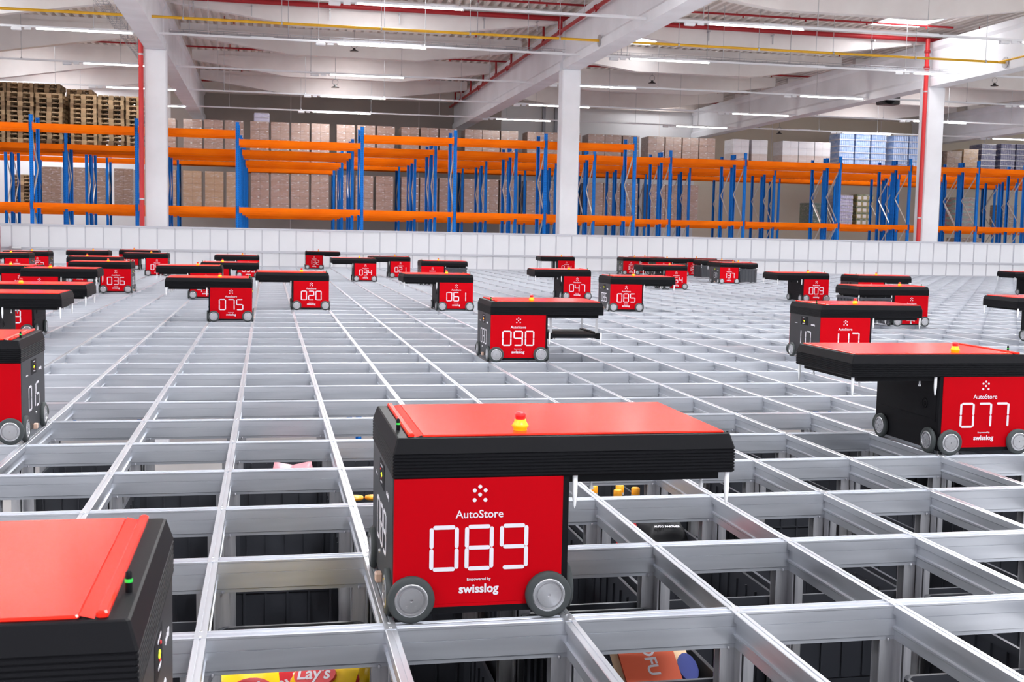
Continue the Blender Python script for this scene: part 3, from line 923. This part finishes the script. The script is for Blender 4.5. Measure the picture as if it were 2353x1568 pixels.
robot('123', 24.2, 37.0, 'L', 'robot behind 137 with its arm to the left over a black bin', carry='black ribbed bin just left of the robot numbered 137')
robot('146', 22.0, 39.8, 'R', 'robot in the far cluster behind 164 holding a bin', carry='black bin held in the far cluster behind the robot ending in 4')
robot('121', 24.05, 40.3, 'R', 'narrow red strip of a robot left of the bin behind 137')
robot('102', 21.9, 42.4, 'R', 'farthest robot of the cluster, only its black lid showing behind 164')
robot('009', 18.85, 22.2, 'L', R_('009', 'right of centre behind the robot numbered 117'))
robot('128', 16.06, 14.6, 'L', 'robot holding a bin behind 117, red panel at its right end', carry='black bin held by the robot behind 117')
robot('093', 19.85, 20.8, 'R', 'robot at right behind the bin-holding robot, little more than its lid showing')
robot('066', 16.95, 11.0, 'L', 'robot arm entering from the right edge, nearer of the two above 077')
robot('112', 32.3, 26.3, 'L', 'far robot at the right edge in front of the white fence')
robot('036', -5.05, 23.45, 'L', R_('036', 'left, with its dark end visible'))
robot('048', -5.1, 33.9, 'L', 'robot with number beginning 04, behind and right of 036')
robot('088', -7.18, 39.2, 'R', 'far robot with number ending 88, behind and left of the one beginning 04', )
robot('148', -7.2, 28.2, 'R', 'robot directly behind 036 with lid and lower red edge showing')
robot('152', -8.2, 36.8, 'L', 'far left robot by the fence, left of the one ending 88')
robot('132', 2.43, 42.6, 'R', R_('132', 'small and farthest in the centre by the fence'))
robot('034', 4.03, 31.3, 'L', R_('034', 'back centre with arm to the left'))
robot('021', 6.08, 34.5, 'L', R_('021', 'back centre, behind and right of 034'))
robot('110', 6.6, 29.3, 'R', 'robot with black bin behind 061, orange light on its end', True, carry='black bin held by the robot behind 061')
robot('033', -1.03, 33.0, 'L', 'far robot left of centre, lower half of number 033 showing')
robot('126', -1.95, 24.4, 'R', 'robot behind and left of 020 with antenna at its left end')
robot('074', -2.03, 21.4, 'L', 'robot right behind 075, one wheel showing under its arm')
robot('135', -6.15, 18.6, 'R', 'robot left of 036 with six white dots showing above the lids in front')
robot('017', -7.05, 20.0, 'L', 'robot at the left edge behind the one with six dots', True)
robot('119', -10.4, 31.5, 'L', 'far robot at the left edge with an orange light on its end', True)
robot('057', -10.33, 34.3, 'L', 'far left robot by the fence with green light and number ending 7')
robot('023', -5.07, 12.1, 'R', 'robot at the left edge with a digit 3 showing beneath the lid in front')
robot('141', -5.0, 9.85, 'R', 'robot at the left edge just behind 015, long black arm to the right')

# ------------------------------------------------------------------ pallet racking
def post_mesh():
    b = MB()
    b.prism([(-.05, 0), (.05, 0), (.05, .07), (.035, .07), (.035, .02), (-.035, .02), (-.035, .07), (-.05, .07)], 'z', FLOOR_Z, 4.16)
    return b.mesh('post', M['blue'])
def frame_meshes():
    b = MB()
    prof = [(-.05, 0), (.05, 0), (.05, .07), (.03, .07), (.03, .012), (-.03, .012), (-.03, .07), (-.05, .07)]
    b.prism(prof, 'z', FLOOR_Z, 4.16)
    b.prism([(x, 1.1 - y) for x, y in prof][::-1], 'z', FLOOR_Z, 4.16)
    f = b.mesh('upright_frame', M['blue'])
    b = MB()
    z, s = -1.3, 0
    while z < 3.4:
        a, c = (.05, 1.05) if s else (1.05, .05)
        b.bar((.0, a, z), (.0, c, z + 1.0), .018, .01); z += 1.0; s = 1 - s
    b.bar((0, .05, 3.98), (0, 1.05, 3.98), .018, .01)
    g = b.mesh('brace', M['galv'])
    return f, g
FR, BR = frame_meshes()
_bm = {}
def beam_mesh(L, h):
    k = (round(L, 2), h)
    if k not in _bm:
        b = MB()
        b.prism([(-.025, -h), (.02, -h), (.02, -.03), (.025, 0), (-.025, 0), (-.025, -.025), (-.031, -.035), (-.031, -h + .035), (-.025, -h + .025)], 'x', .055, L - .055)
        for x in (.052, L - .058): b.box(x - .004, x + .004 + .0, -.045, .02, -h - .03, .03)
        _bm[k] = b.mesh('beam', M['orange'])
    return _bm[k]
def rack(label, y, posts, levels):
    """levels(i, xa, xb) -> list of (beam top z, beam height)"""
    t = thing('pallet_rack', label, 'rack', (0, y, FLOOR_Z), 'blue and orange pallet racks')
    for x in posts:
        f = put('upright_frame', FR, t, (x, 0, -FLOOR_Z)); put('brace', BR, f)
    for i in range(len(posts) - 1):
        L = posts[i + 1] - posts[i]
        for z, h in levels(i, posts[i], posts[i + 1]):
            for dy in (-.02, 1.12):
                o = put('beam', beam_mesh(L, h), t, (posts[i], dy, z - FLOOR_Z))
                if dy > 1: o.rotation_euler = (0, 0, 0)
    return t
G = [-14.8, -12.0, -9.2, -6.4, -3.55, -.72, 2.95, 5.77, 8.58, 11.4, 14.2, 17.03, 20.74, 23.56, 26.37, 29.2, 32.0, 34.8, 37.6]
G1 = [-14.8, -12.0, -9.2, -6.37, -3.52, -.71, 2.90, 5.70, 8.50, 11.35]
wide = lambda a, b_: b_ - a > 3.2
def lv1(i, a, b_): return [(3.67 if wide(a, b_) else 3.92, .165), (1.70, .15)]
def lv2(i, a, b_): return [(3.68 if (b_ < 3.0) else 3.89, .17), (1.70, .15)]
def lv3(i, a, b_): return [(3.68 if (wide(a, b_) and a < 5) else 3.92, .17), (1.70, .15)]
def lv4(i, a, b_): return [(3.68 if (wide(a, b_) and a < 5) else 3.92, .16), (1.70, .15), (-.45, .15)]
rack('nearest blue and orange pallet rack, just behind the white fence on the left', 32.75, G1, lv1)
G2 = [{-6.4: -6.2, -3.55: -3.42}.get(g, g) for g in G]
G3 = [{-6.4: -6.45, -3.55: -3.42}.get(g, g) for g in G]
rack('second pallet rack behind the fence, reaching to the right edge', 37.6, G2, lv2)
rack('pallet rack standing back to back behind the second rack', 38.86, G3, lv2)
rack('third pallet rack row, in the middle of the hall behind the fence', 43.4, G, lv3)
rack('pallet rack standing back to back behind the third row', 44.66, G, lv3)
rack('farthest pallet rack row holding the wrapped carton loads', 49.2, G, lv4)

def bottom(x, lv):
    for i in range(len(G) - 1):
        if G[i] <= x < G[i + 1]: return lv(i, G[i], G[i + 1])
    return lv(0, 0, 2.8)

# ------------------------------------------------------------------ pallets
def pallet_mesh(name, m, w=.8, d=1.2):
    b = MB()
    h = w / 2
    for x0, x1 in ((-h, -h + .1), (-.0725, .0725), (h - .1, h)):
        for y0, y1 in ((0, .145), (d / 2 - .0725, d / 2 + .0725), (d - .145, d)): b.box(x0, x1, y0, y1, .022, .1)
        b.box(x0, x1, 0, d, 0, .022)
    for y0, y1 in ((0, .145), (d / 2 - .0725, d / 2 + .0725), (d - .145, d)): b.box(-h, h, y0, y1, .1, .122)
    for k in range(5):
        pass
    n = 5
    for k in range(n):
        x = -h + k * (w - .13) / (n - 1)
        b.box(x, x + .13, 0, d, .122, .144)
    return b.mesh(name, m)
PAL = [pallet_mesh('wooden_pallet', M['wood']), pallet_mesh('wooden_pallet', M['wood2'])]
def stack(x, y, z, n, stack_name, mi=0, seed=0):
    rnd = random.Random(seed + 50)
    for k in range(n):
        me = PAL[mi if rnd.random() < .75 else 1]
        o = put('wooden_pallet', me, None, (x + rnd.uniform(-.012, .012), y + rnd.uniform(-.01, .02), z + k * .1445))
        j = n - 1 - k
        tag(o, 'wooden pallet, %s, %s from the top' % (stack_name, ORD[j]) if j else 'topmost wooden pallet, %s' % stack_name, 'pallet', 'stacked wooden pallets')
zs = 3.684
for i, (x, w) in enumerate(((-8.42, 0), (-7.56, 0), (-6.69, 0), (-5.64, 0), (-4.80, 0), (-3.93, 0))):
    if i == 0: nm = 'stack at the left picture edge'
    else: nm = '%s front stack from the left on the rack' % ORD[i]
    stack(x, 37.55, zs, 11, nm, 0, i)
for i, (x, n) in enumerate(((-8.62, 14), (-7.78, 14), (-6.95, 14), (-5.95, 13))):
    stack(x, 38.8, zs, n, 'taller rear stack, %s from the left' % ORD[i], 1, 20 + i)
stack(-9.75, 49.2, 1.704, 10, 'low stack at the left edge under the orange beams', 0, 40)

# ------------------------------------------------------------------ wrapped loads on the racks
LP = pallet_mesh('pallet', M['wood2'], .74)
_lm = {}
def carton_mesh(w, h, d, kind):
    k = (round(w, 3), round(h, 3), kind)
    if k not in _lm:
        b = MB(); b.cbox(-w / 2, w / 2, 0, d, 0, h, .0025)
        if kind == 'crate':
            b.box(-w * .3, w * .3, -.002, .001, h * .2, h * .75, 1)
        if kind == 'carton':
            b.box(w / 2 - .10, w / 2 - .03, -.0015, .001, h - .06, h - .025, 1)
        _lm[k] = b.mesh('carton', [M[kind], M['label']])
    return _lm[k]
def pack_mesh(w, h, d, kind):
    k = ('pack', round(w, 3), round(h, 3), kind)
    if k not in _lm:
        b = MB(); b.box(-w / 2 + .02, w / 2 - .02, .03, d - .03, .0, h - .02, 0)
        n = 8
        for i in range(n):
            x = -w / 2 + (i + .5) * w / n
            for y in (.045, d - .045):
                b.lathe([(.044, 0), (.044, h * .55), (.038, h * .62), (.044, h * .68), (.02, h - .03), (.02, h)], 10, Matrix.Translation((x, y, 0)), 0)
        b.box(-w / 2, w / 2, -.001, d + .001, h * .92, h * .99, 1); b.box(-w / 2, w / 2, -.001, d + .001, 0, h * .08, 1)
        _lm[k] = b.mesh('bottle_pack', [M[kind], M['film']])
    return _lm[k]
def load(x, y, z0, z1, w, kind, label, layers, cols=2, group='wrapped pallet loads on the racks', top=None, cat='pallet load'):
    t = thing('pallet_load', label, cat, (x, y, z0 + .003), group)
    put('pallet', LP, t, (0, -.02, .001))
    h = (z1 - z0 - .147) / layers
    for k in range(layers):
        zz = .147 + k * h
        if kind in ('bottle', 'bottle2', 'water'):
            put('bottle_pack', pack_mesh(w, h - .002, 1.1, kind), t, (random.uniform(-.012, .012), 0, zz))
        else:
            kk = top if (top and k >= layers - 2) else kind
            cw = w / cols
            for c in range(cols):
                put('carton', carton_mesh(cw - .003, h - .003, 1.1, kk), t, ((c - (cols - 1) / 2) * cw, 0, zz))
    return t
Y4 = 49.22
def clear(xs, w):
    """keep a row of loads between the rack posts, a hand's breadth apart"""
    out = []
    for x in xs:
        i = max(k for k in range(len(G)) if G[k] <= x)
        lo, hi = G[i] + .085 + w / 2, G[i + 1] - .085 - w / 2
        if out and out[-1] > G[i]: lo = max(lo, out[-1] + w + .015)
        out.append(min(max(x, lo), hi))
    for k in range(len(out) - 2, -1, -1):
        if out[k + 1] - out[k] < w + .01 and max(g for g in G if g <= xs[k]) == max(g for g in G if g <= xs[k + 1]): out[k] = out[k + 1] - w - .015
    return out
UP = [(-3.8, 'carton'), (-2.94, 'carton'), (-2.09, 'carton'), (-1.24, 'carton'), (-.19, 'carton'), (.67, 'carton'), (1.52, 'carton'), (2.37, 'carton'), (3.45, 'carton'), (4.33, 'carton'), (5.18, 'carton'),
      (6.24, 'carton'), (7.09, 'carton'), (7.92, 'carton'), (9.0, 'carton'), (9.83, 'carton'), (10.67, 'carton'), (11.85, 'carton'), (12.68, 'carton'), (13.55, 'carton'), (14.62, 'carton'), (15.46, 'carton'), (16.3, 'carton'),
      (17.5, 'carton'), (18.32, 'carton'), (19.14, 'carton'), (19.95, 'carton')]
UPX = clear([u[0] for u in UP], .77)
for i, (x, kind) in enumerate(UP):
    x = UPX[i]
    zb_ = bottom(x, lv4)[0][0]
    load(x, Y4, zb_, 5.66, .77, kind, 'wrapped load of brown cartons on the upper level, %s from the left' % ORD[i], 5)
for i, x in enumerate(clear((21.6, 22.52, 24.05, 24.86, 25.67), .78)):
    zb_ = bottom(x, lv4)[0][0]
    load(x, Y4, zb_, 5.68, .78, 'carton4', 'pale load with white wrapped top on the upper right level, %s from the left' % ORD[i], 5, top='film')
for i, x in enumerate(clear((26.9, 27.72, 28.54, 29.7, 30.52, 31.35), .76)):
    zb_ = bottom(x, lv4)[0][0]
    load(x, Y4, zb_, 6.15, .76, 'bottle', 'tall load of blue bottle packs on the upper level, %s from the left' % ORD[i], 7)
for i, (x, kind, zt, ly) in enumerate(((32.52, 'carton3', 5.5, 5), (33.4, 'carton2', 5.62, 7), (34.35, 'bottle2', 5.9, 7), (35.4, 'bottle2', 5.95, 7), (36.25, 'bottle2', 5.95, 7))):
    zb_ = bottom(x, lv4)[0][0]
    load(x, Y4, zb_, zt, .78, kind, '%s load, upper level right of rightmost column, %s from left' % ({'carton3': 'brown carton', 'carton2': 'tan carton', 'bottle2': 'dark bottle pack'}[kind], ORD[i]), ly)
LOW = [(-8.6, 'carton3'), (-7.65, 'carton3'), (-6.8, 'carton3'), (-5.75, 'carton3'), (-4.85, 'carton2'), (-4.0, 'carton2'), (-2.97, 'carton2'), (-2.07, 'carton2'), (-1.19, 'carton2'), (-.17, 'carton'), (.66, 'carton'), (1.51, 'carton'), (2.36, 'carton'),
       (3.42, 'carton'), (4.27, 'carton'), (5.15, 'carton'), (6.26, 'carton'), (7.09, 'carton'), (7.94, 'carton'), (9.0, 'carton'), (9.83, 'carton'), (10.65, 'carton'), (11.85, 'carton'), (12.68, 'carton'), (13.52, 'carton'),
       (14.6, 'carton'), (15.45, 'carton'), (16.3, 'carton'), (17.62, 'carton'), (18.4, 'carton'), (19.2, 'carton')]
LOWX = clear([u[0] for u in LOW], .76)
for i, (x, kind) in enumerate(LOW):
    x = LOWX[i]
    nm = {'carton3': 'dark brown', 'carton2': 'tan', 'carton': 'brown'}[kind]
    if i < 30: od = ORD[i] + ' from the left'
    else: od = 'rightmost of its row'
    load(x, Y4, 1.70, 3.5, .76, kind, '%s wrapped cartons on the lower level, %s' % (nm, od), 5 if kind == 'carton' else 3)
load(25.6, Y4, 1.70, 2.85, .9, 'crateg', 'load of dark green crates on the lower right level', 3, top=None)
load(26.97, Y4, 1.70, 3.25, .76, 'water', 'load of pale lavender bottle packs on the lower right level', 9)
load(27.95, Y4, 1.70, 3.3, .85, 'crate', 'load of yellow and green printed cartons on the lower right level', 5, cols=3)
load(33.3, Y4, 1.70, 3.3, 1.2, 'mixed', 'load of green and red bottles right of the rightmost column', 6, cols=3)
load(35.7, Y4, 1.70, 3.0, .8, 'carton3', 'dark crate load at the right edge on the lower level', 5)
load(33.6, Y4, -.45, 1.35, 1.2, 'carton3', 'dark wrapped load just above the fence at the right', 4)
# small pack on top of the load left of centre
t = thing('bottle_carton', 'small pale blue bottle pack on top of a white wrapped load, upper left', 'pack', (-.1, Y4, 5.662))
for k in range(2):
    for j in range(2): put('bottle_pack', pack_mesh(.3, .19, .5, 'water'), t, (-.16 + .31 * j, .1, k * .19))
# red box and drive unit at the far left end of the fence
t = thing('service_cabinet', 'tall dull red cabinet at the left picture edge before the fence', 'cabinet', (-7.03, 30.2, 0))
b = MB(); b.cbox(-.35, .22, 0, .6, .03, 1.02, .02); b.build('body', noise_col(mat('cabinet red', (.42, .16, .17), .5), (.4, .15, .16), (.46, .18, .19), 2.), t)
b = MB(); b.box(-.36, .225, -.004, 0, .88, .93); b.build('band', M['black'], t)
for x in (-.3, .17):
    b = MB(); b.box(x - .03, x + .03, .05, .55, .0015, .03); b.build('foot', M['black'], t)
b = MB(); b.rod((-6.69, 31.6, .42), (-6.45, 31.6, .42), .05, 12); b.box(-6.75, -6.69, 31.55, 31.702, .36, .48)
tag(b.build('drive_motor', M['steel']), 'small grey cylindrical motor on the fence rail, far left', 'motor')
